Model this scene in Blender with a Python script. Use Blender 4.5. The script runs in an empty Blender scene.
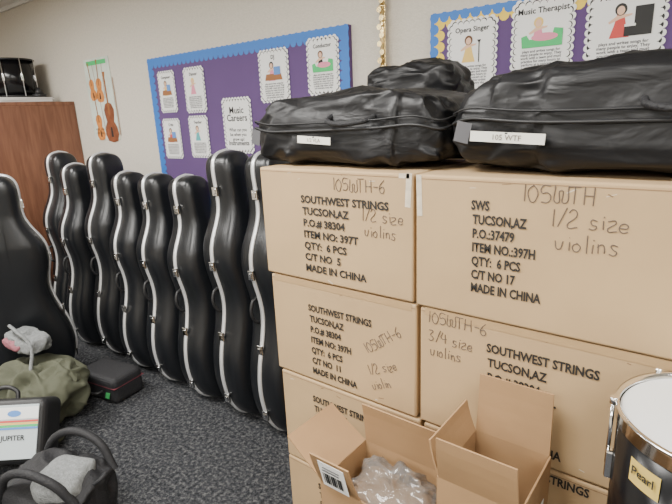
import bpy, bmesh, math, random
from mathutils import Matrix, Vector, noise, Euler
random.seed(4)
COL=bpy.context.scene.collection
R=math.radians
# ---------------- materials
def mat(name,col,rough=.6,metal=0.,bump=0.,bscale=50.,var=0.,vscale=8.,coat=0.,trans=0.,alpha=1.,spec=None,stretch=None):
    m=bpy.data.materials.new(name);m.use_nodes=True
    nt=m.node_tree;b=nt.nodes['Principled BSDF'];N=nt.nodes.new;L=nt.links.new
    b.inputs['Base Color'].default_value=(*col,1);b.inputs['Roughness'].default_value=rough;b.inputs['Metallic'].default_value=metal
    if coat: b.inputs['Coat Weight'].default_value=coat
    if trans: b.inputs['Transmission Weight'].default_value=trans
    if alpha<1: b.inputs['Alpha'].default_value=alpha
    if spec is not None: b.inputs['Specular IOR Level'].default_value=spec
    tc=N('ShaderNodeTexCoord');src=tc.outputs['Object']
    if stretch:
        mp=N('ShaderNodeMapping');mp.inputs['Scale'].default_value=stretch;L(src,mp.inputs['Vector']);src=mp.outputs['Vector']
    if var:
        n=N('ShaderNodeTexNoise');n.inputs['Scale'].default_value=vscale;n.inputs['Detail'].default_value=5
        L(src,n.inputs['Vector'])
        r=N('ShaderNodeValToRGB');r.color_ramp.elements[0].position=.3;r.color_ramp.elements[1].position=.7
        r.color_ramp.elements[0].color=(*[c*(1-var) for c in col],1);r.color_ramp.elements[1].color=(*[min(1,c*(1+var)) for c in col],1)
        L(n.outputs['Fac'],r.inputs['Fac']);L(r.outputs['Color'],b.inputs['Base Color'])
    if bump:
        n=N('ShaderNodeTexNoise');n.inputs['Scale'].default_value=bscale;n.inputs['Detail'].default_value=3
        if stretch: n.inputs['Distortion'].default_value=.8
        L(src,n.inputs['Vector'])
        bp=N('ShaderNodeBump');bp.inputs['Strength'].default_value=bump;bp.inputs['Distance'].default_value=.01 if not stretch else .02
        L(n.outputs['Fac'],bp.inputs['Height']);L(bp.outputs['Normal'],b.inputs['Normal'])
    return m
def carpet_mat():
    m=bpy.data.materials.new('carpet');m.use_nodes=True
    nt=m.node_tree;b=nt.nodes['Principled BSDF'];N=nt.nodes.new;L=nt.links.new
    b.inputs['Roughness'].default_value=.95;b.inputs['Specular IOR Level'].default_value=.1
    tc=N('ShaderNodeTexCoord');n=N('ShaderNodeTexNoise');n.inputs['Scale'].default_value=62;n.inputs['Detail'].default_value=5;n.inputs['Roughness'].default_value=.75
    L(tc.outputs['Object'],n.inputs['Vector'])
    r=N('ShaderNodeValToRGB');cr=r.color_ramp
    cr.elements[0].position=.36;cr.elements[0].color=(.013,.014,.016,1)
    cr.elements[1].position=.72;cr.elements[1].color=(.17,.168,.165,1)
    e=cr.elements.new(.5);e.color=(.042,.044,.049,1)
    L(n.outputs['Fac'],r.inputs['Fac']);L(r.outputs['Color'],b.inputs['Base Color'])
    bp=N('ShaderNodeBump');bp.inputs['Strength'].default_value=.8;bp.inputs['Distance'].default_value=.01
    L(n.outputs['Fac'],bp.inputs['Height']);L(bp.outputs['Normal'],b.inputs['Normal'])
    return m
def wood_mat():
    m=bpy.data.materials.new('cabinet_wood');m.use_nodes=True
    nt=m.node_tree;b=nt.nodes['Principled BSDF'];N=nt.nodes.new;L=nt.links.new
    b.inputs['Roughness'].default_value=.45
    tc=N('ShaderNodeTexCoord');mp=N('ShaderNodeMapping');mp.inputs['Scale'].default_value=(12,12,1.2)
    n=N('ShaderNodeTexNoise');n.inputs['Scale'].default_value=3;n.inputs['Detail'].default_value=8;n.inputs['Distortion'].default_value=.6
    L(tc.outputs['Object'],mp.inputs['Vector']);L(mp.outputs['Vector'],n.inputs['Vector'])
    r=N('ShaderNodeValToRGB');r.color_ramp.elements[0].position=.3;r.color_ramp.elements[0].color=(.14,.055,.030,1)
    r.color_ramp.elements[1].position=.7;r.color_ramp.elements[1].color=(.24,.105,.058,1)
    L(n.outputs['Fac'],r.inputs['Fac']);L(r.outputs['Color'],b.inputs['Base Color'])
    return m
M_WALL=mat('wall_vinyl',(.63,.585,.50),.75,bump=.35,bscale=120,var=.05,vscale=60)
M_CEIL=mat('ceiling_tile',(.75,.74,.71),.9,bump=.2,bscale=90)
M_CARPET=carpet_mat();M_WOOD=wood_mat()
M_CASE=mat('case_black_shell',(.008,.009,.011),.29,bump=.10,bscale=260,spec=.5)
M_ALU=mat('aluminium_trim',(.82,.83,.84),.32,metal=.6)
M_CHROME=mat('chrome',(.85,.85,.85),.12,metal=1)
M_BLKP=mat('black_plastic',(.012,.012,.013),.5)
M_BAG=mat('black_wrap',(.006,.006,.007),.46,bump=.45,bscale=6,spec=.4,stretch=(1.,2.,2.4))
M_NYL=mat('black_nylon',(.012,.012,.014),.7,bump=.4,bscale=150)
M_CARD=mat('cardboard',(.45,.305,.160),.8,var=.06,vscale=5,bump=.06,bscale=25)
M_CARD2=mat('cardboard_brown',(.34,.205,.098),.8,var=.07,vscale=8,bump=.06,bscale=25)
M_CARDD=mat('cardboard_edge',(.24,.15,.08),.9)
M_TAPE=mat('packing_tape',(.52,.37,.21),.22,spec=.6)
M_CTAPE=mat('worn_clear_tape',(.60,.52,.40),.25,spec=.7,var=.2,vscale=40)
M_SEAMT=mat('seam_tape',(.43,.285,.145),.28,spec=.6,var=.05,vscale=12)
M_INK=mat('print_ink',(.02,.018,.016),.7)
M_PEN=mat('marker_ink',(.12,.09,.07),.7)
M_WHITE=mat('white_paper',(.82,.82,.80),.7)
M_TAG=mat('paper_tag',(.78,.76,.68),.6)
M_PURP=mat('purple_paper',(.105,.055,.17),.8,var=.06,vscale=3)
M_BLUE=mat('blue_border',(.03,.17,.55),.6)
M_YEL=mat('yellow_border',(.85,.60,.06),.6)
M_GREYL=mat('grey_text',(.08,.08,.09),.8)
def flat(n,c): return mat(n,c,.7)
M_SKIN=flat('skin_print',(.75,.48,.33));M_HAIRB=flat('hair_brown',(.12,.05,.02));M_PINK=flat('pink_print',(.75,.25,.35));M_GOLDP=flat('gold_print',(.8,.55,.15))
M_RED=flat('red_print',(.6,.07,.06));M_TEAL=flat('teal_print',(.08,.4,.42));M_BLKF=flat('black_print',(.02,.02,.02));M_BRN=flat('brown_print',(.3,.12,.04));M_GRN=flat('green_print',(.05,.5,.15));M_BLP=flat('blue_print',(.1,.25,.6))
M_GOLD=mat('brass_gold',(.80,.62,.30),.25,metal=.9)
M_ORANGEV=mat('violin_orange',(.60,.22,.05),.5,var=.2,vscale=20)
M_CELLOB=mat('cello_brown',(.22,.07,.03),.5,var=.3,vscale=20)
M_HEAD=mat('drum_head',(.72,.72,.70),.45)
M_DRUM=mat('drum_black_lacquer',(.004,.004,.005),.2,spec=.4)
M_BADGE=mat('badge_gold',(.78,.58,.16),.45,metal=.2)
M_PLAS=mat('clear_plastic',(.80,.80,.79),.12,bump=.5,bscale=18,trans=.85,spec=.8,alpha=.7)
M_OLIVE=mat('olive_cloth',(.070,.074,.046),.85,bump=.35,bscale=22,var=.12,vscale=5)
M_PINKB=mat('pink_cloth',(.26,.09,.11),.8,bump=.3,bscale=60)
M_REDZ=mat('dark_red_zip',(.12,.02,.03),.7)
M_GREYB=mat('grey_mesh_cloth',(.22,.23,.23),.85,bump=.8,bscale=200,var=.2,vscale=90)
M_SILV=mat('silver_panel',(.50,.56,.58),.4,bump=.05)
M_LAMP=bpy.data.materials.new('lamp_diffuser');M_LAMP.use_nodes=True
_b=M_LAMP.node_tree.nodes['Principled BSDF'];_b.inputs['Emission Color'].default_value=(1,.98,.95,1);_b.inputs['Emission Strength'].default_value=5
# ---------------- helpers
def link(o,parent=None):
    COL.objects.link(o)
    if parent: o.parent=parent
    return o
def empty(name,loc=(0,0,0),rot=(0,0,0)):
    e=bpy.data.objects.new(name,None);e.location=loc;e.rotation_euler=rot;e.empty_display_size=.05
    return link(e)
def mobj(name,verts,faces,m,parent=None,smooth=False,loc=(0,0,0),rot=(0,0,0)):
    me=bpy.data.meshes.new(name);me.from_pydata([tuple(v) for v in verts],[],faces);me.update()
    bm=bmesh.new();bm.from_mesh(me);bmesh.ops.recalc_face_normals(bm,faces=bm.faces);bm.to_mesh(me);bm.free()
    if smooth:
        for p in me.polygons: p.use_smooth=True
    if m: me.materials.append(m)
    o=bpy.data.objects.new(name,me);o.location=loc;o.rotation_euler=rot
    return link(o,parent)
def box(name,size,loc,m,parent=None,rot=(0,0,0),bevel=0.,seg=2):
    bm=bmesh.new();bmesh.ops.create_cube(bm,size=1);bmesh.ops.scale(bm,vec=size,verts=bm.verts)
    if bevel: bmesh.ops.bevel(bm,geom=bm.edges[:],offset=bevel,segments=seg,affect='EDGES',profile=.5)
    me=bpy.data.meshes.new(name);bm.to_mesh(me);bm.free();me.materials.append(m)
    o=bpy.data.objects.new(name,me);o.location=loc;o.rotation_euler=rot
    return link(o,parent)
def cyl(name,r,h,loc,m,parent=None,rot=(0,0,0),seg=32,r2=None,bevel=0):
    bm=bmesh.new();bmesh.ops.create_cone(bm,cap_ends=True,segments=seg,radius1=r,radius2=r if r2 is None else r2,depth=h)
    if bevel:
        es=[e for e in bm.edges if abs(e.verts[0].co.z-e.verts[1].co.z)<1e-6]
        bmesh.ops.bevel(bm,geom=es,offset=bevel,segments=2,affect='EDGES')
    me=bpy.data.meshes.new(name);bm.to_mesh(me);bm.free();me.materials.append(m)
    for p in me.polygons: p.use_smooth=len(p.vertices)==4
    o=bpy.data.objects.new(name,me);o.location=loc;o.rotation_euler=rot
    return link(o,parent)
def curve(name,pts_list,rad,m,parent=None,loc=(0,0,0),rot=(0,0,0),cyclic=False,smooth=True):
    c=bpy.data.curves.new(name,'CURVE');c.dimensions='3D';c.bevel_depth=rad;c.bevel_resolution=2;c.resolution_u=6
    for pts in pts_list:
        if smooth:
            s=c.splines.new('BEZIER');s.bezier_points.add(len(pts)-1)
            for bp,p in zip(s.bezier_points,pts): bp.co=p;bp.handle_left_type=bp.handle_right_type='AUTO'
        else:
            s=c.splines.new('POLY');s.points.add(len(pts)-1)
            for bp,p in zip(s.points,pts): bp.co=(*p,1)
        s.use_cyclic_u=cyclic
    c.materials.append(m)
    o=bpy.data.objects.new(name,c);o.location=loc;o.rotation_euler=rot
    return link(o,parent)
def text(name,body,size,loc,m,parent=None,rot=(R(90),0,0),width=None,sx=1.,bold=0.,align='LEFT',spacing=1.):
    c=bpy.data.curves.new(name,'FONT');c.body=body;c.size=size;c.offset=bold;c.align_x=align;c.space_line=spacing;c.resolution_u=2
    c.materials.append(m);o=bpy.data.objects.new(name,c);o.location=loc;o.rotation_euler=rot
    link(o,parent);o.scale=(sx,1,1)
    if width:
        bpy.context.view_layer.update();o.scale=(width/max(o.dimensions.x,1e-4),1,1)
    return o
def poly(name,pts,m,parent,y=0.):
    return mobj(name,[(p[0],y,p[1]) for p in pts],[list(range(len(pts)))],m,parent)
def ell(cx,cz,rx,rz,n=16): return [(cx+rx*math.cos(2*math.pi*i/n),cz+rz*math.sin(2*math.pi*i/n)) for i in range(n)]
def blob(name,size,loc,m,parent=None,rot=(0,0,0),e=.5,amp=.02,freq=4,seed=0,n=40,ridge=False,flat_bottom=True,sag=0.,taper=0.,hf=1.):
    vs=[];fs=[];nu,nv=n*2,n
    sp=lambda v,p: math.copysign(abs(v)**p,v)
    for j in range(nv+1):
        ph=-math.pi/2+math.pi*j/nv
        for i in range(nu):
            th=2*math.pi*i/nu
            p=Vector((sp(math.cos(ph),e)*sp(math.cos(th),e)*size[0]/2,sp(math.cos(ph),e)*sp(math.sin(th),e)*size[1]/2,sp(math.sin(ph),e)*size[2]/2))
            if taper: k=1-taper*max(0,p.z/size[2]+.1);p.x*=k;p.y*=k
            q=p*freq+Vector((seed*7.3,seed*3.1,seed))
            d=noise.noise(q)
            if ridge:
                r1=1-abs(noise.noise(q*1.7+Vector((5,5,5))))*3;r2=1-abs(noise.noise(Vector((q.x*3,q.y*5,q.z*5))))*3.5
                d=.5*d+.55*max(-.6,r1)+.30*hf*max(-.5,r2)-.4
            p=p+p.normalized()*d*amp
            if sag: p.z-=sag*(abs(p.x)/(size[0]/2))**3*(p.z/size[2]+.5)
            if flat_bottom: p.z=max(p.z,-size[2]/2+.002)
            vs.append(p)
    for j in range(nv):
        for i in range(nu):
            a=j*nu+i;b=j*nu+(i+1)%nu;fs.append([a,b,b+nu,a+nu])
    return mobj(name,vs,fs,m,parent,True,loc,rot)
# ---------------- room shell
XL,XR,YB,YF,ZC=-5.7,2.6,2.0,-3.0,2.5
box('floor',(XR-XL+.2,YB-YF+.2,.1),((XL+XR)/2,(YB+YF)/2,-.05),M_CARPET)
box('ceiling',(XR-XL+.2,YB-YF+.2,.1),((XL+XR)/2,(YB+YF)/2,ZC+.05),M_CEIL)
box('wall_back',(XR-XL+.2,.1,ZC),((XL+XR)/2,YB+.05,ZC/2),M_WALL)
box('wall_front',(XR-XL+.2,.1,ZC),((XL+XR)/2,YF-.05,ZC/2),M_WALL)
box('wall_left',(.1,YB-YF,ZC),(XL-.05,(YB+YF)/2,ZC/2),M_WALL)
box('wall_right',(.1,YB-YF,ZC),(XR+.05,(YB+YF)/2,ZC/2),M_WALL)
box('baseboard_back',(XR-XL,.012,.1),((XL+XR)/2,YB-.006,.05),M_BLKP)
box('trim_1',(XR-XL,.02,.03),((XL+XR)/2,YB-.01,ZC-.015),M_CEIL)
def ceiling_light(name,x,y,power,sx=1.2,sy=.6):
    r=empty(name,(x,y,ZC))
    box('housing',(sx+.06,sy+.06,.03),(0,0,-.015),M_WHITE,r,bevel=.004)
    box('diffuser',(sx,sy,.008),(0,0,-.034),M_LAMP,r)
    l=bpy.data.lights.new('fluorescent','AREA');l.shape='RECTANGLE';l.size=sx;l.size_y=sy;l.energy=power;l.color=(1,.975,.925)
    o=bpy.data.objects.new('fluorescent',l);o.location=(0,0,-.045);link(o,r)
for x,y,p in [(-3.6,.2,88),(-1.2,.2,70),(1.2,.2,56),(-3.6,-1.8,50),(-1.2,-1.8,56),(1.2,-1.8,56)]: ceiling_light('ceiling_light',x,y,p)
# ---------------- cello cases
PROF=[(0,.0),(.0,.055),(.006,.10),(.03,.150),(.07,.187),(.12,.208),(.18,.217),(.24,.212),(.30,.195),(.36,.170),(.42,.150),(.47,.143),(.52,.148),(.57,.161),(.62,.168),(.67,.160),(.71,.140),(.75,.113),(.79,.092),(.83,.084),(.88,.085),(.93,.086),(.96,.080),(.98,.066),(.993,.042),(1,.0)]
def outline(H,W,n=3):
    s=[Vector((p[1]*W,p[0]*H)) for p in PROF]
    out=[]
    for i in range(len(s)-1):
        p0=s[max(i-1,0)];p1=s[i];p2=s[i+1];p3=s[min(i+2,len(s)-1)]
        for k in range(n):
            t=k/n
            out.append(.5*((2*p1)+(p2-p0)*t+(2*p0-5*p1+4*p2-p3)*t*t+(3*p1-p0-3*p2+p3)*t**3))
    out.append(s[-1])
    left=[Vector((-p.x,p.y)) for p in reversed(out[1:-1])]
    return out+left
def cello_case(x,y,H,yaw=0.,lean=0.,W=1.,T=1.):
    r=empty('cello_case',(x,y,abs(math.sin(R(lean)))*.10),(0,R(lean),R(yaw)))
    ol=outline(H,W*H/1.33);n=len(ol)
    cz=lambda z:min(max(z,.17*H),.90*H)
    def shell(name,sign,depth):
        rings=[(1,0),(1,.45),(.985,.68),(.95,.84),(.88,.95),(.74,1.0),(.70,1.03),(.4,1.06),(.02,1.07)]
        vs=[];fs=[]
        for s,d in rings:
            for p in ol:
                c=Vector((0,cz(p.y)));q=c+(p-c)*s
                f=1-.22*max(0,min(1,(p.y/H-.68)/.14))
                vs.append((sign*depth*d*f,q.x,q.y))
        for k in range(len(rings)-1):
            for i in range(n): fs.append([k*n+i,k*n+(i+1)%n,(k+1)*n+(i+1)%n,(k+1)*n+i])
        fs.append([(len(rings)-1)*n+i for i in range(n)])
        mobj(name,vs,fs,M_CASE,r,True)
    shell('lid',1,.125*T);shell('back_shell',-1,.105*T)
    vs=[];fs=[];w=.0115
    prof=[(-w,.001),(-w,.007),(-w*.3,.010),(w*.3,.010),(w,.007),(w,.001)]
    for i,p in enumerate(ol):
        t=(ol[(i+1)%n]-ol[i-1]).normalized();nr=Vector((t.y,-t.x))
        for d,o_ in prof: q=p+nr*o_;vs.append((d,q.x,q.y))
    k=len(prof)
    for i in range(n):
        for j in range(k-1): fs.append([i*k+j,i*k+j+1,((i+1)%n)*k+j+1,((i+1)%n)*k+j])
    mobj('rim_band',vs,fs,M_ALU,r,True)
    def edge(z,side=-1):
        return min((p for p in ol if p.x*side>0),key=lambda p:abs(p.y-z))
    for fz in (.10,.33,.60,.86):
        p=edge(fz*H);box('latch',(.036,.012,.045),(0,p.x-.011,p.y),M_CHROME,r,bevel=.003)
        box('latch_lever',(.020,.008,.024),(.004,p.x-.019,p.y),M_CHROME,r,bevel=.002)
        q=edge(fz*H,1);box('hinge',(.03,.01,.05),(0,q.x+.010,q.y),M_CHROME,r,bevel=.002)
    p=edge(.47*H)
    curve('handle',[[(-.03,p.x,p.y-.06),(-.03,p.x-.028,p.y-.045),(-.03,p.x-.03,p.y+.045),(-.03,p.x,p.y+.06)]],.008,M_BLKP,r)
    for sy in (-.07,.07): cyl('foot',.015,.012,(-.05,sy,-.001),M_BLKP,r,seg=12)
    return r
cello_case(-1.545,1.60,1.345,-4,-5)
cello_case(-1.82,1.60,1.345,-3,-5)
cello_case(-2.12,1.58,1.215,0,-6,W=1.02)
cello_case(-2.43,1.58,1.215,0,-5,W=1.02)
cello_case(-2.74,1.58,1.215,0,-4,W=1.02)
cello_case(-3.07,1.60,1.32,0,-2)
cello_case(-3.40,1.56,1.25,0,-1,W=1.0)
cello_case(-3.70,1.60,1.32,0,-.5)
cello_case(-3.20,1.02,1.25,-26,0,W=1.15)
cello_case(-3.86,1.08,1.33,-10,0)
# ---------------- handwriting
G={'1':[[(.3,1),(.28,0)]],'0':[[(.3,1),(.05,.7),(.05,.3),(.3,0),(.55,.3),(.55,.7),(.3,1)]],'5':[[(.55,1),(.12,1),(.1,.58),(.35,.62),(.55,.4),(.45,.08),(.05,.03)]],
'W':[[(0,1),(.15,0),(.33,.7),(.5,0),(.7,1)]],'T':[[(0,1),(.62,1)],[(.3,1),(.28,0)]],'H':[[(.08,1),(.06,0)],[(.55,1),(.55,0)],[(.06,.5),(.55,.52)]],'-':[[(.1,.5),(.5,.52)]],
'6':[[(.5,1),(.15,.6),(.08,.25),(.3,0),(.52,.22),(.35,.48),(.1,.35)]],'/':[[(.05,-.05),(.5,1.05)]],'2':[[(.08,.8),(.3,1),(.52,.75),(.08,0),(.58,.02)]],'3':[[(.08,.95),(.5,.9),(.25,.55),(.52,.3),(.3,0),(.05,.1)]],
'4':[[(.15,1),(.05,.45),(.55,.45)],[(.42,.8),(.42,0)]],'s':[[(.45,.5),(.15,.52),(.2,.3),(.42,.18),(.3,0),(.05,.05)]],'i':[[(.2,.5),(.2,0)],[(.2,.72),(.22,.76)]],'z':[[(.05,.5),(.45,.5),(.05,0),(.5,0)]],
'e':[[(.08,.25),(.45,.3),(.3,.52),(.08,.3),(.2,0),(.48,.08)]],'v':[[(.05,.5),(.22,0),(.45,.52)]],'o':[[(.28,.5),(.06,.28),(.25,0),(.45,.25),(.28,.5)]],'l':[[(.2,1),(.2,0)]],'n':[[(.08,.5),(.1,0)],[(.1,.3),(.3,.5),(.42,.3),(.44,0)]]}
def hand(s,h,loc,parent,rotz=0.,rad=.0010,sx=1.):
    pl=[];x=0
    for ch in s:
        if ch==' ': x+=.4*h;continue
        for st in G[ch]:
            jx,jz=random.uniform(-.04,.04),random.uniform(-.05,.05)
            pl.append([((x+(px+jx+random.uniform(-.02,.02))*h)*sx,0,(pz+jz+random.uniform(-.02,.02))*h) for px,pz in st])
        x+=(.74 if ch.isupper() or ch.isdigit() else .55)*h*(.6 if ch in 'il1' else 1)
    return curve('handwriting',pl,rad,M_PEN,parent,loc,(0,rotz,0),smooth=True)
# ---------------- shipping cartons
def carton(x0,x1,z0,z1,y0=1.07,depth=.60,prints=(),hands=(),rz=0.,m=None,tapes=()):
    big=m is None;m=m or M_CARD;w=x1-x0;h=z1-z0-.004
    r=empty('cardboard_carton',(x0,y0,z0),(0,0,R(rz)))
    bm=bmesh.new();bmesh.ops.create_cube(bm,size=1);bmesh.ops.scale(bm,vec=(w-.006,depth,h),verts=bm.verts)
    bmesh.ops.bevel(bm,geom=bm.edges[:],offset=.006,segments=3,affect='EDGES',profile=.5)
    bmesh.ops.translate(bm,vec=(w/2,depth/2,h/2),verts=bm.verts)
    me=bpy.data.meshes.new('shell');bm.to_mesh(me);bm.free();me.materials.append(m)
    for p in me.polygons:p.use_smooth=p.area<.02
    link(bpy.data.objects.new('shell',me),r)
    box('flap_seam',(w-.02,.003,.001),(w/2,depth/2,h+.0002),M_CARDD,r)
    box('tape_top',(w-.01,.05,.0008),(w/2,depth/2,h+.001),M_TAPE,r)
    box('flap_crease_top',(w-.012,.001,.0014),(w/2,-.0002,h-.010),M_CARDD,r)
    if big:
        for k in range(7):
            sx_,sz_=random.uniform(.03,w-.05),random.choice([random.uniform(.005,.03),random.uniform(h-.03,h-.008)])
            box('scuff',(random.uniform(.004,.02),.0006,random.uniform(.001,.003)),(sx_,-.0002,sz_),M_CTAPE if k%3 else M_CARDD,r,rot=(0,random.uniform(-.5,.5),0))
    for (tx,tz,tw,th,an) in tapes: box('tape_strip',(tw,.0006,th),(tx-x0,-.0006,tz-z0),M_CTAPE if tw<.05 else M_SEAMT,r,rot=(0,R(an),0))
    for (px,pz,body,size,wid,sp) in prints:
        lines=body.split('\n')
        o=text('printed_label',lines[0],size,(px-x0,-.002,pz-z0),M_INK,r,width=wid,bold=.0010)
        sx=o.scale.x
        for i,l in enumerate(lines[1:],1): text('printed_label',l,size,(px-x0+.004,-.002,pz-z0-i*sp),M_INK,r,sx=sx,bold=.0010)
    for hh in hands: hand(hh[0],hh[1],(hh[2]-x0,-.001,hh[3]-z0),r,R(hh[4]) if len(hh)>4 else 0,sx=hh[5] if len(hh)>5 else 1)
    return r
P1='SOUTHWEST STRINGS\nTUCSON,AZ\nP.O.# 38304\nITEM NO: 397T\nQTY:  6 PCS\nC/T NO  5\nMADE IN CHINA'
P2='SOUTHWEST STRINGS\nTUCSON,AZ\nP.O.# 38304\nITEM NO: 397H\nQTY:  6 PCS\nC/T NO  11\nMADE IN CHINA'
ZZ=[0,.339,.678,1.016,1.355]
carton(-1.143,-.602,ZZ[3],ZZ[4],prints=[(-.975,1.255,P1,.030,.30,.0345)],hands=[('105WTH-6',.033,-.86,1.297,0,1.0),('1/2 size',.032,-.765,1.222,0,1),('violins',.032,-.755,1.18,0,1)],tapes=[(-.618,1.31,.016,.085,3),(-.63,1.345,.03,.012,0)])
carton(-1.128,-.594,ZZ[2],ZZ[3],prints=[(-.972,.918,P2,.029,.235,.0355)],hands=[('105WTH-6',.030,-.755,.83,-36,.9),('1/2 size',.030,-.75,.765,-24,.85),('violin',.030,-.735,.72,-24,.85)],tapes=[(-.86,1.004,.5,.020,0)])
carton(-1.115,-.582,ZZ[1],ZZ[2],prints=[(-.975,.60,P2,.030,.24,.0355)])
carton(-1.115,-.582,ZZ[0],ZZ[1],prints=[(-.975,.26,P2,.030,.24,.0355)])
P4='SWS\nTUCSON,AZ\nP.O.:37479\nITEM NO.:397H\nQTY:  6 PCS\nC/T NO 17\nMADE IN CHINA'
carton(-.598,.19,ZZ[3],ZZ[4],y0=1.065,prints=[(-.452,1.278,P4,.030,.042,.0325)],hands=[('105WTH',.036,-.345,1.305,0,1.0),('1/2 size',.036,-.285,1.258,0,1),('violins',.036,-.27,1.21,0,1.05)],tapes=[(-.585,1.30,.014,.10,-2)])
carton(-.588,.16,ZZ[2],ZZ[3],prints=[(-.405,.935,P1,.031,.245,.038)],hands=[('105WTH-6',.030,-.565,.975,0,1),('3/4 size',.030,-.56,.925,0,.9),('violins',.030,-.555,.885,0,.9)],tapes=[(-.22,1.004,.7,.020,0)])
carton(-.576,.15,ZZ[1],ZZ[2],prints=[(-.40,.64,P1,.031,.245,.038)])
carton(-.576,.15,ZZ[0],ZZ[1],prints=[(-.40,.30,P1,.031,.245,.038)])
# ---------------- soft violin cases in black wrap on the stack
M_GCT=mat('grey_clear_tape',(.10,.10,.11),.2,spec=.7)
def soft_case(x0,x1,y,depth,h,z0,tag,tagpos,tagsize,seed,rz=0,sag=.03):
    w=x1-x0;r=empty('violin_soft_case',((x0+x1)/2,y+depth/2,z0),(0,0,R(rz)))
    blob('wrap',(w,depth,h),(0,0,h/2),M_BAG,r,e=.34,amp=.026,freq=5,seed=seed,n=80,ridge=True,sag=sag,taper=.16)
    if tag:
        tx=tagpos[0]-(x0+x1)/2;tz=tagpos[1]-z0
        for zz,rd in ((.50,.004),(.60,.0025)):
            pts=[];n=48
            for i in range(n):
                t=2*math.pi*i/n;sp=lambda v,p: math.copysign(abs(v)**p,v)
                pts.append((sp(math.cos(t),.34)*(w/2+.000),sp(math.sin(t),.34)*(depth/2+.002),h*zz+.006*math.sin(5*t+seed)))
            curve('piping',[pts],rd,M_BLKP,r,cyclic=True)
        curve('carry_handle',[[(.0,-depth/2+.02,h*.66),(.01,-depth/2-.014,h*.60),(.12,-depth/2-.014,h*.58),(.14,-depth/2+.02,h*.64)]],.007,M_NYL,r)
        box('paper_tag',(tagsize[0],.0015,tagsize[1]),(tx,-depth/2-.014,tz),M_TAG,r,rot=(0,R(3),0))
        box('tag_loop',(.006,.03,.003),(tx,-depth/2-.0,tz+tagsize[1]*.4),M_NYL,r)
        box('clear_tape',(.035,.001,.045),(-w/2+.06,-depth/2-.010,h*.40),M_GCT,r,rot=(0,R(12),0))
        text('tag_text',tag,tagsize[1]*.75,(tx,-depth/2-.016,tz-tagsize[1]*.25),M_PEN,r,rot=(R(90),R(3),0),align='CENTER')
    return r
soft_case(-1.225,-.55,1.10,.34,.205,1.357,'1/2 VLA',(-.93,1.43),(.12,.02),1)
soft_case(-.545,.26,1.09,.36,.225,1.357,'105 WTF',(-.385,1.435),(.16,.022),6,sag=.02)
soft_case(-1.05,-.70,1.48,.2,.30,1.357,None,None,None,3)
# ---------------- bulletin boards
def scallop_rect(w,h,r):
    pts=[];nx=max(3,round(w/(2*r)));nz=max(3,round(h/(2*r)));rx=w/nx/2;rz=h/nz/2
    def arc(cx,cz,rr,a0):
        for k in range(6): a=a0+math.pi*k/6;pts.append((cx+rr*math.cos(a),cz+rr*math.sin(a)))
    for i in range(nx): arc(-w/2+rx*(2*i+1),-h/2,rx,math.pi)
    for i in range(nz): arc(w/2,-h/2+rz*(2*i+1),rz,-math.pi/2)
    for i in range(nx): arc(w/2-rx*(2*i+1),h/2,rx,0)
    for i in range(nz): arc(-w/2,h/2-rz*(2*i+1),rz,math.pi/2)
    return pts
BODY='plays and writes songs for\nmany people to enjoy. They\nwork with a team and must\npractice for many hours to\nperform at a concert or in\na studio with other artists\nand musicians every day.'
def person(r,cx,cz,s,dress,hair,y):
    poly('figure_dress',[(cx-.28*s,cz-.5*s),(cx+.28*s,cz-.5*s),(cx+.16*s,cz-.1*s),(cx+.10*s,cz+.18*s),(cx-.10*s,cz+.18*s),(cx-.16*s,cz-.1*s)],dress,r,y)
    poly('figure_arms',[(cx-.10*s,cz+.15*s),(cx-.34*s,cz-.02*s),(cx-.30*s,cz-.07*s),(cx,cz+.05*s),(cx+.30*s,cz+.12*s),(cx+.33*s,cz+.17*s),(cx+.10*s,cz+.17*s)],M_SKIN,r,y-.0004)
    poly('figure_hair',ell(cx,cz+.32*s,.17*s,.18*s),hair,r,y-.0006)
    poly('figure_face',ell(cx,cz+.29*s,.11*s,.13*s),M_SKIN,r,y-.0010)
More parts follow.
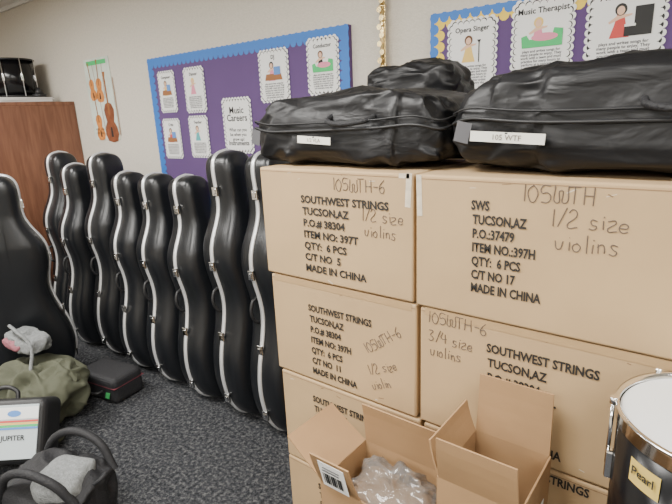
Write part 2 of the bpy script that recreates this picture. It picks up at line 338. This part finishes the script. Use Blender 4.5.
def career_card(parent,bx,bz,w,h,title,kind,i):
    r=empty('career_card',(bx,-.016,bz));r.parent=parent
    poly('card_white',scallop_rect(w*.93,h*.93,.012),M_WHITE,r,0)
    poly('card_line',scallop_rect(w*.85,h*.87,.012),M_BLKF,r,-.0006)
    poly('card_panel',scallop_rect(w*.82,h*.845,.012),M_WHITE,r,-.0012)
    if kind=='text':
        text('card_heading','Music\nCareers',w*.22,(0,-.002,h*.22),M_BLKF,r,align='CENTER',bold=.0008,spacing=.8)
        text('card_body','What can you\nbe when you\ngrow up?',w*.11,(0,-.002,-h*.10),M_BLKF,r,align='CENTER',bold=.0004)
        text('card_foot','Instruments',w*.15,(0,-.002,-h*.35),M_BLKF,r,align='CENTER',bold=.0008)
        return
    text('card_title',title,w*.13,(0,-.002,h*.32),M_BLKF,r,align='CENTER',bold=.0006)
    cols=[M_GOLDP,M_PINK,M_RED,M_TEAL,M_BLP,M_PINK,M_BLKF,M_GRN]
    if kind=='mic': cols=[M_GOLDP]*8
    person(r,-w*.06,h*.09,h*.36,cols[i%8],[M_HAIRB,M_GOLDP,M_BLKF][i%3],-.002)
    if kind=='piano':
        poly('piano_body',[(w*.0,-.08*h),(w*.34,-.08*h),(w*.34,h*.22),(w*.12,h*.22),(w*.12,h*.04),(0,h*.04)],M_BLKF,r,-.0035)
        poly('piano_keys',[(w*.0,.02*h),(w*.14,.02*h),(w*.14,h*.045),(0,h*.045)],M_WHITE,r,-.0040)
    if kind=='couch':
        poly('couch_body',[(-w*.32,-.10*h),(w*.34,-.10*h),(w*.34,h*.10),(w*.2,h*.12),(w*.16,0),(-w*.2,0),(-w*.25,h*.06),(-w*.34,h*.04)],M_GRN,r,-.0035)
        poly('couch_person',ell(w*.05,h*.02,w*.22,h*.05),M_PINK,r,-.004)
    if kind=='desk':
        poly('desk',[(-w*.3,-.08*h),(w*.3,-.08*h),(w*.25,h*.04),(-w*.25,h*.04)],M_BRN,r,-.0035)
        poly('screen',[(w*.02,h*.02),(w*.24,h*.02),(w*.24,h*.17),(w*.02,h*.17)],M_BLP,r,-.0038)
    if kind=='mic': poly('microphone',[(w*.15,-.1*h),(w*.17,-.1*h),(w*.17,h*.16),(w*.2,h*.2),(w*.12,h*.2),(w*.15,h*.16)],M_BLKF,r,-.0035)
    text('card_body',BODY,w*.060,(0,-.002,-h*.16),M_GREYL,r,align='CENTER',bold=.0003,spacing=.9)
def board(x0,x1,z0,z1,inner,outer,cards):
    w=x1-x0;h=z1-z0
    r=empty('bulletin_board',((x0+x1)/2,YB-.012,(z0+z1)/2))
    box('backing',(w,.022,h),(0,0,0),M_PURP,r)
    def strip(nm,off,wd,m,y):
        a,b=w/2-off,h/2-off;c,d=a-wd,b-wd
        vs=[(-a,y,-b),(a,y,-b),(a,y,b),(-a,y,b),(-c,y,-d),(c,y,-d),(c,y,d),(-c,y,d)]
        mobj(nm,vs,[[0,1,5,4],[1,2,6,5],[2,3,7,6],[3,0,4,7]],m,r)
        bm=bmesh.new();rad=.02
        def disc(x,z):
            vsx=[bm.verts.new((x+rad*math.cos(2*math.pi*k/10),y+.0004,z+rad*math.sin(2*math.pi*k/10))) for k in range(10)];bm.faces.new(vsx)
        nx=int(2*c/.042);nz=int(2*d/.042)
        for i in range(nx+1): disc(-c+2*c*i/nx,d);disc(-c+2*c*i/nx,-d)
        for i in range(1,nz): disc(-c,-d+2*d*i/nz);disc(c,-d+2*d*i/nz)
        me=bpy.data.meshes.new(nm+'_scallops');bm.to_mesh(me);bm.free();me.materials.append(m);link(bpy.data.objects.new(nm+'_scallops',me),r)
    strip('border_inner',.012,.030,inner,-.0125)
    strip('border_outer',0,.016,outer,-.0140)
    for i,(a,b,c,d,t,k) in enumerate(cards):
        career_card(r,(a+b)/2-(x0+x1)/2,(c+d)/2-(z0+z1)/2,b-a,d-c,t,k,i)
board(-3.07,-1.45,1.02,1.885,M_BLUE,M_BLUE,[
 (-2.97,-2.80,1.55,1.80,'Composer','desk'),(-2.70,-2.51,1.54,1.80,'Dancer','plain'),
 (-2.98,-2.80,1.26,1.51,'Critic','desk'),(-2.70,-2.52,1.27,1.52,'Teacher','plain'),
 (-2.37,-2.13,1.30,1.61,'','text'),(-2.04,-1.83,1.57,1.83,'DJ','desk'),(-1.70,-1.51,1.59,1.85,'Conductor','couch'),(-1.98,-1.75,1.25,1.50,'Agent','piano')])
board(-1.035,.55,1.02,1.865,M_YEL,M_BLUE,[
 (-.955,-.76,1.56,1.83,'Opera Singer','mic'),(-.70,-.49,1.59,1.86,'Music Therapist','couch'),(-.45,-.22,1.58,1.87,'Accompanist','piano'),(-.12,.10,1.58,1.85,'Arranger','desk')])
# ---------------- instrument poster
ps=empty('string_family_poster',(-3.76,YB-.003,1.67),(0,0,0))
box('sheet',(.36,.003,.58),(0,0,0),mat('poster_pale_green',(.60,.66,.58),.7,var=.15,vscale=6),ps)
def violin(px,pz,s,m,tilt=0):
    body=[(0,-.5),(.13,-.48),(.19,-.38),(.16,-.27),(.10,-.2),(.13,-.1),(.14,-.03),(.09,.05),(.03,.07)]
    pts=body+[(-a,b) for a,b in reversed(body[1:])]
    c,sn=math.cos(R(tilt)),math.sin(R(tilt));T=lambda L:[(px+s*(a*c-b*sn),pz+s*(a*sn+b*c)) for a,b in L]
    poly('instrument_body',T(pts),m,ps,-.0022)
    poly('instrument_neck',T([(-.02,-.1),(.02,-.1),(.02,.42),(.04,.5),(-.04,.5),(-.02,.42)]),M_BRN,ps,-.0028)
    poly('tailpiece',T([(-.03,-.42),(.03,-.42),(.02,-.28),(-.02,-.28)]),M_BLKF,ps,-.0030)
    poly('bow',T([(.22,-.4),(.235,-.4),(.235,.4),(.22,.42)]),M_BRN,ps,-.0030)
violin(-.11,.13,.27,M_ORANGEV,6);violin(.0,.13,.30,M_ORANGEV,-3);violin(-.085,-.13,.33,M_ORANGEV,4);violin(.085,-.06,.50,M_CELLOB,0)
poly('title_band',[(-.14,.245),(.14,.245),(.14,.275),(-.14,.275)],M_GRN,ps,-.0025)
text('poster_caption','violin  viola\ncello  bass',.028,(-.15,-.0025,-.22),M_BLKF,ps)
# ---------------- decorative flute on wall
fl=empty('wall_flute',(-1.262,YB-.03,1.57))
cyl('tube',.0125,.50,(0,0,.25),M_GOLD,fl,seg=20)
for z in (.02,.12,.36,.49): cyl('ring',.016,.010,(0,0,z),M_GOLD,fl,seg=20)
for i in range(12):
    z=.04+i*.034;cyl('key',.012,.006,(.006*(-1)**i,-.017,z),M_GOLD,fl,rot=(R(90),0,0),seg=14)
    curve('key_arm',[[(0,-.014,z),(.017,-.014,z+.01),(.018,-.010,z+.03)]],.002,M_GOLD,fl)
curve('key_rod',[[(.018,-.010,.03),(.018,-.010,.42)]],.0025,M_GOLD,fl)
cyl('lip_plate',.017,.03,(-.002,-.004,.47),M_GOLD,fl,seg=16);cyl('wall_hook',.004,.03,(0,.013,.46),M_GOLD,fl,rot=(R(90),0,0),seg=8)
# ---------------- wooden cabinet
cb=empty('wooden_cabinet',(-4.19,2.0,0))
cw,cd,ch=1.3,.95,1.65
box('side_panel',(.025,cd,ch),(-.0125,-cd/2-.005,ch/2),M_WOOD,cb,bevel=.002)
box('far_side_panel',(.025,cd,ch),(-cw+.0125,-cd/2-.005,ch/2),M_WOOD,cb,bevel=.002)
box('top_panel',(cw,cd+.01,.028),(-cw/2,-cd/2-.008,ch+.014),M_WOOD,cb,bevel=.003)
box('base_panel',(cw-.05,cd-.02,.08),(-cw/2,-cd/2,.04),M_WOOD,cb)
box('back_panel',(cw-.05,.01,ch-.1),(-cw/2,-.012,ch/2),M_WOOD,cb)
for i in (0,1):
    box('door',(cw/2-.03,.02,ch-.1),(-cw/4-i*cw/2,-cd-.002,ch/2+.04),M_WOOD,cb,bevel=.003)
    cyl('knob',.014,.03,(-cw/2+.06*(1 if i==0 else -1),-cd-.03,ch/2),M_CHROME,cb,rot=(R(90),0,0))
ct=ch+.029
def marching_drum(x,y,z,r,h):
    d=empty('snare_drum',(x,y,z))
    cyl('shell',r,h-.02,(0,0,h/2),M_DRUM,d,seg=40);cyl('batter_head',r-.004,h-.01,(0,0,h/2),M_DRUM,d,seg=40)
    for zz in (.012,h-.012):
        n=40;curve('hoop',[[((r+.004)*math.cos(2*math.pi*i/n),(r+.004)*math.sin(2*math.pi*i/n),zz) for i in range(n)]],.007,M_BLKP,d,cyclic=True)
    for i in range(8):
        a=2*math.pi*i/8;cyl('tension_rod',.004,h-.02,((r+.012)*math.cos(a),(r+.012)*math.sin(a),h/2),M_CHROME,d,seg=8)
        box('lug',(.016,.018,.05),((r+.006)*math.cos(a),(r+.006)*math.sin(a),h/2),M_CHROME,d,rot=(0,0,a),bevel=.003)
wb=empty('sheet_music_pile',(-4.58,1.72,ct+.001))
for i in range(5): box('booklet',(.46,.38,.007),(random.uniform(-.01,.01),random.uniform(-.01,.01),.004+i*.0078),M_WHITE,wb,rot=(0,0,R(random.uniform(-3,3))),bevel=.001)
marching_drum(-4.63,1.76,ct+.044,.155,.30)
marching_drum(-5.0,1.72,ct+.001,.155,.34)
mp_=empty('drum_practice_pad',(-4.41,1.84,ct+.044))
cyl('base',.05,.02,(0,0,.012),M_BLKP,mp_,seg=24);cyl('cone',.035,.05,(0,0,.045),M_BLKP,mp_,r2=.012,seg=24)
# ---------------- drum in the right foreground
dr=empty('floor_tom_drum',(.048,.902,0),(0,0,0))
rr=.148;zt=1.008;hb=.42
cyl('shell',rr,hb,(0,0,zt-hb/2-.012),M_DRUM,dr,seg=64);cyl('drum_head',rr-.002,.006,(0,0,zt-.008),M_HEAD,dr,seg=64,bevel=.002)
def hoop(z,rad,th,hh):
    n=72;vs=[];fs=[]
    pf=[(rad,-hh),(rad+th,-hh),(rad+th,hh*.6),(rad+th*1.8,hh*.8),(rad+th*1.6,hh),(rad,hh)]
    for i in range(n):
        a=2*math.pi*i/n
        for q,zz in pf: vs.append((q*math.cos(a),q*math.sin(a),z+zz))
    k=len(pf)
    for i in range(n):
        for j in range(k): fs.append([i*k+j,((i+1)%n)*k+j,((i+1)%n)*k+(j+1)%k,i*k+(j+1)%k])
    mobj('counter_hoop',vs,fs,M_CHROME,dr,True)
hoop(zt-.010,rr,.004,.014);hoop(zt-hb-.01,rr,.004,.013)
for i in range(6):
    a=2*math.pi*i/6+R(192)
    if math.sin(a)>.8: a-=R(12)
    cyl('tension_rod',.0035,.12,((rr+.009)*math.cos(a),(rr+.009)*math.sin(a),zt-.06),M_CHROME,dr,seg=10)
    cyl('rod_head',.006,.012,((rr+.009)*math.cos(a),(rr+.009)*math.sin(a),zt+.004),M_CHROME,dr,seg=10)
    box('lug',(.014,.016,.055),((rr+.005)*math.cos(a),(rr+.005)*math.sin(a),zt-.12),M_CHROME,dr,rot=(0,0,a),bevel=.004)
    box('lug',(.014,.016,.055),((rr+.005)*math.cos(a),(rr+.005)*math.sin(a),zt-hb+.09),M_CHROME,dr,rot=(0,0,a),bevel=.004)
for i in range(3):
    a=2*math.pi*i/3+R(20)
    cyl('leg',.007,zt-hb+.2,((rr+.01)*math.cos(a),(rr+.01)*math.sin(a),(zt-hb+.2)/2),M_CHROME,dr,seg=12)
    cyl('rubber_foot',.010,.03,((rr+.01)*math.cos(a),(rr+.01)*math.sin(a),.015),M_BLKP,dr,seg=12)
ba=R(232);bw,bh=.055,.042;vs=[];fs=[];nn=10
for j in (0,1):
    for i in range(nn+1):
        a=ba+(i/nn-.5)*bw/rr;vs.append(((rr+.0015)*math.cos(a),(rr+.0015)*math.sin(a),zt-.068-bh/2+j*bh))
for i in range(nn): fs.append([i,i+1,nn+2+i,nn+1+i])
mobj('badge',vs,fs,M_BADGE,dr)
text('badge_text','Pearl',.021,((rr+.0035)*math.cos(ba),(rr+.0035)*math.sin(ba),zt-.071),M_BLKF,dr,rot=(R(90),0,ba+R(90)),align='CENTER',bold=.0004)
# ---------------- open cartons in the foreground
def open_carton(x0,x1,y0,y1,z0,z1,flaps,m):
    w=x1-x0;d=y1-y0;h=z1-z0
    r=empty('open_cardboard_box',((x0+x1)/2,(y0+y1)/2,z0));t=.004
    for nm,s,l in (('front_wall',(w,t,h),(0,-d/2,h/2)),('back_wall',(w,t,h),(0,d/2,h/2)),('left_wall',(t,d,h),(-w/2,0,h/2)),('right_wall',(t,d,h),(w/2,0,h/2)),('bottom',(w,d,t),(0,0,t/2))):
        box(nm,s,l,m,r)
    for fl_ in flaps:
        side,ang,L=fl_[:3];frac,off=(fl_[3],fl_[4]) if len(fl_)>3 else (1,0)
        n={'front':(0,-1),'back':(0,1),'left':(-1,0),'right':(1,0)}[side];n=Vector((n[0],n[1],0));tg=Vector((-n.y,n.x,0))
        hw=((w if n.x==0 else d)/2-.002)*frac;base=Vector((n.x*w/2,n.y*d/2,h))+tg*off
        dv=n*math.sin(R(ang))+Vector((0,0,math.cos(R(ang))));pn=n*math.cos(R(ang))-Vector((0,0,math.sin(R(ang))))
        vs=[]
        for o_ in (-t/2,t/2):
            for k in range(5):
                u=k/4;bend=.012*math.sin(u*1.5)
                for sg in (-1,1): vs.append(base+tg*hw*sg*(1-.03*u)+dv*L*u+pn*(o_+bend))
        fs=[]
        for k in range(4):
            a=k*2;fs.append([a,a+1,a+3,a+2]);b=a+10;fs.append([b,b+1,b+3,b+2]);fs.append([a,a+2,b+2,b]);fs.append([a+1,a+3,b+3,b+1])
        fs.append([8,9,19,18]);mobj(side+'_flap',vs,fs,m,r)
    return r
fa=14
ob=open_carton(-.72,-.43,.80,1.0,.30,.60,[('front',fa,.115,.42,-.083),('left',50,.14),('back',-14,.13),('right',120,.12)],M_CARD2)
dv=(math.sin(R(fa)),math.cos(R(fa)))
box('shipping_label',(.078,.001,.085),(-.080,-.10-dv[0]*.06-.014,.30+dv[1]*.058),M_WHITE,ob,rot=(R(fa),0,0))
for i in range(9): box('barcode_line',(.002+.002*(i%3),.0006,.035),(-.108+i*.0065,-.10-dv[0]*.055-.0155,.30+dv[1]*.048),M_BLKF,ob,rot=(R(fa),0,0))
for i in range(3): box('label_text_line',(.05,.0006,.003),(-.082,-.10-dv[0]*.085-.0155,.30+dv[1]*(.075+.008*i)),M_GREYL,ob,rot=(R(fa),0,0))
blob('plastic_packing',(.26,.17,.17),(.01,.0,.245),M_PLAS,ob,e=.8,amp=.04,freq=8,seed=5,n=60,ridge=True,hf=.5)
blob('packed_item',(.20,.12,.14),(.0,.0,.20),M_CARDD,ob,e=.4,amp=.005,freq=5,seed=2,n=20)
ob2=open_carton(-.41,-.234,.83,1.03,.36,.74,[('front',4,.11),('back',-2,.15),('left',8,.08),('right',172,.09)],M_CARD2)
box('shipping_label',(.001,.10,.09),(.0925,0,.26),M_WHITE,ob2)
for i in range(9): box('barcode_line',(.0006,.003+.002*(i%3),.05),(.0934,-.035+i*.008,.265),M_BLKF,ob2)
for i in range(3): box('print_mark',(.03,.0006,.02),(-.04,-.1025,.22-.03*i),M_INK,ob2)
carton(-.74,-.43,0,.298,y0=.79,depth=.22,m=M_CARD2)
carton(-.425,-.22,0,.358,y0=.82,depth=.22,m=M_CARD2)
# ---------------- left foreground things
jk=empty('olive_jacket',(-2.74,.86,0))
blob('body',(.56,.40,.30),(0,0,.15),M_OLIVE,jk,e=.8,amp=.075,freq=4,seed=8,n=70,ridge=True,hf=.25)
blob('sleeve',(.46,.13,.11),(.15,-.15,.09),M_OLIVE,jk,rot=(0,R(14),R(22)),e=.8,amp=.03,freq=9,seed=9,n=40,ridge=True,flat_bottom=False,hf=.3)
blob('hood',(.24,.20,.12),(.12,.06,.24),M_OLIVE,jk,rot=(0,R(14),R(-20)),e=.8,amp=.03,freq=8,seed=15,n=40,ridge=True,flat_bottom=False,hf=.3)
curve('drawstring',[[(-.1,-.2,.3),(0,-.24,.24),(.1,-.22,.2),(.12,-.28,.1)]],.004,M_GREYB,jk)
pb=empty('tote_bag',(-2.88,.90,.335))
blob('pouch',(.30,.16,.10),(0,0,.05),M_GREYB,pb,e=.6,amp=.03,freq=7,seed=3,n=36,ridge=True,hf=.3)
blob('pink_lining',(.20,.08,.05),(-.02,-.055,.05),M_PINKB,pb,e=.7,amp=.015,freq=9,seed=4,n=30,ridge=True,hf=.3)
curve('strap',[[(-.12,0,.07),(-.06,-.05,.14),(.05,-.06,.14),(.15,-.04,.07),(.20,-.08,-.04)]],.009,M_GREYB,pb)
vc=empty('black_instrument_case',(-2.66,1.20,0),(0,0,R(10)))
box('case_body',(.32,.20,.15),(0,0,.077),M_NYL,vc,bevel=.03,seg=4)
box('red_zip_band',(.3225,.2025,.004),(0,0,.10),M_REDZ,vc,bevel=.001)
box('green_tag',(.03,.03,.004),(.11,-.11,.06),mat('green_tag_paper',(.03,.25,.07),.7),vc,rot=(R(70),0,0))
curve('grip',[[(-.06,-.10,.07),(-.05,-.13,.07),(.05,-.13,.07),(.06,-.10,.07)]],.008,M_BLKP,vc)
jc=empty('trumpet_case',(-2.42,.54,.045),(R(-28),0,R(40)))
box('shell',(.46,.16,.28),(0,0,.14),M_BLKP,jc,bevel=.035,seg=5)
box('front_panel',(.41,.006,.23),(0,-.081,.14),M_SILV,jc,bevel=.002)
for i,m in enumerate((M_RED,M_GOLDP,M_GRN,M_BLP)): box('stripe',(.41,.002,.008),(0,-.0855,.185-i*.010),m,jc)
box('white_band',(.41,.002,.05),(0,-.0852,.22),M_WHITE,jc)
text('logo_text','JUPITER',.030,(.10,-.086,.105),M_BLKF,jc,align='CENTER',bold=.0006)
poly('logo_shape',ell(.10,.218,.03,.014),M_BLP,jc,-.0875)
curve('top_handle',[[(-.06,0,.275),(-.05,0,.315),(.05,0,.315),(.06,0,.275)]],.01,M_BLKP,jc)
bp=empty('backpack',(-1.84,.58,0),(0,0,R(25)))
blob('main_body',(.38,.28,.28),(0,0,.14),M_NYL,bp,e=.6,amp=.035,freq=5,seed=11,n=50,ridge=True,hf=.4)
blob('mesh_panel',(.20,.20,.09),(.05,-.03,.25),M_GREYB,bp,e=.6,amp=.015,freq=6,seed=12,n=40,ridge=True,hf=.2)
for s in (-1,1): curve('shoulder_strap',[[(.16,s*.10,.20),(.08,s*.12,.31),(-.08,s*.12,.32),(-.19,s*.10,.16)]],.016,M_NYL,bp)
curve('haul_loop',[[(.15,-.03,.22),(.20,0,.26),(.15,.03,.22)]],.007,M_NYL,bp)
# ---------------- camera
cd_=bpy.data.cameras.new('camera');cam=bpy.data.objects.new('camera',cd_);link(cam)
cd_.sensor_width=36;cd_.lens=500/672*36;cd_.clip_start=.05
cam.matrix_world=Matrix.Translation((0,0,1.5))@Matrix.Rotation(R(38.6),4,'Z')@Matrix.Rotation(R(90-15.5),4,'X')@Matrix.Rotation(R(-2.5),4,'Z')
bpy.context.scene.camera=cam
w=bpy.data.worlds.new('world');bpy.context.scene.world=w;w.use_nodes=True;w.node_tree.nodes['Background'].inputs[0].default_value=(.5,.5,.5,1);w.node_tree.nodes['Background'].inputs[1].default_value=.3
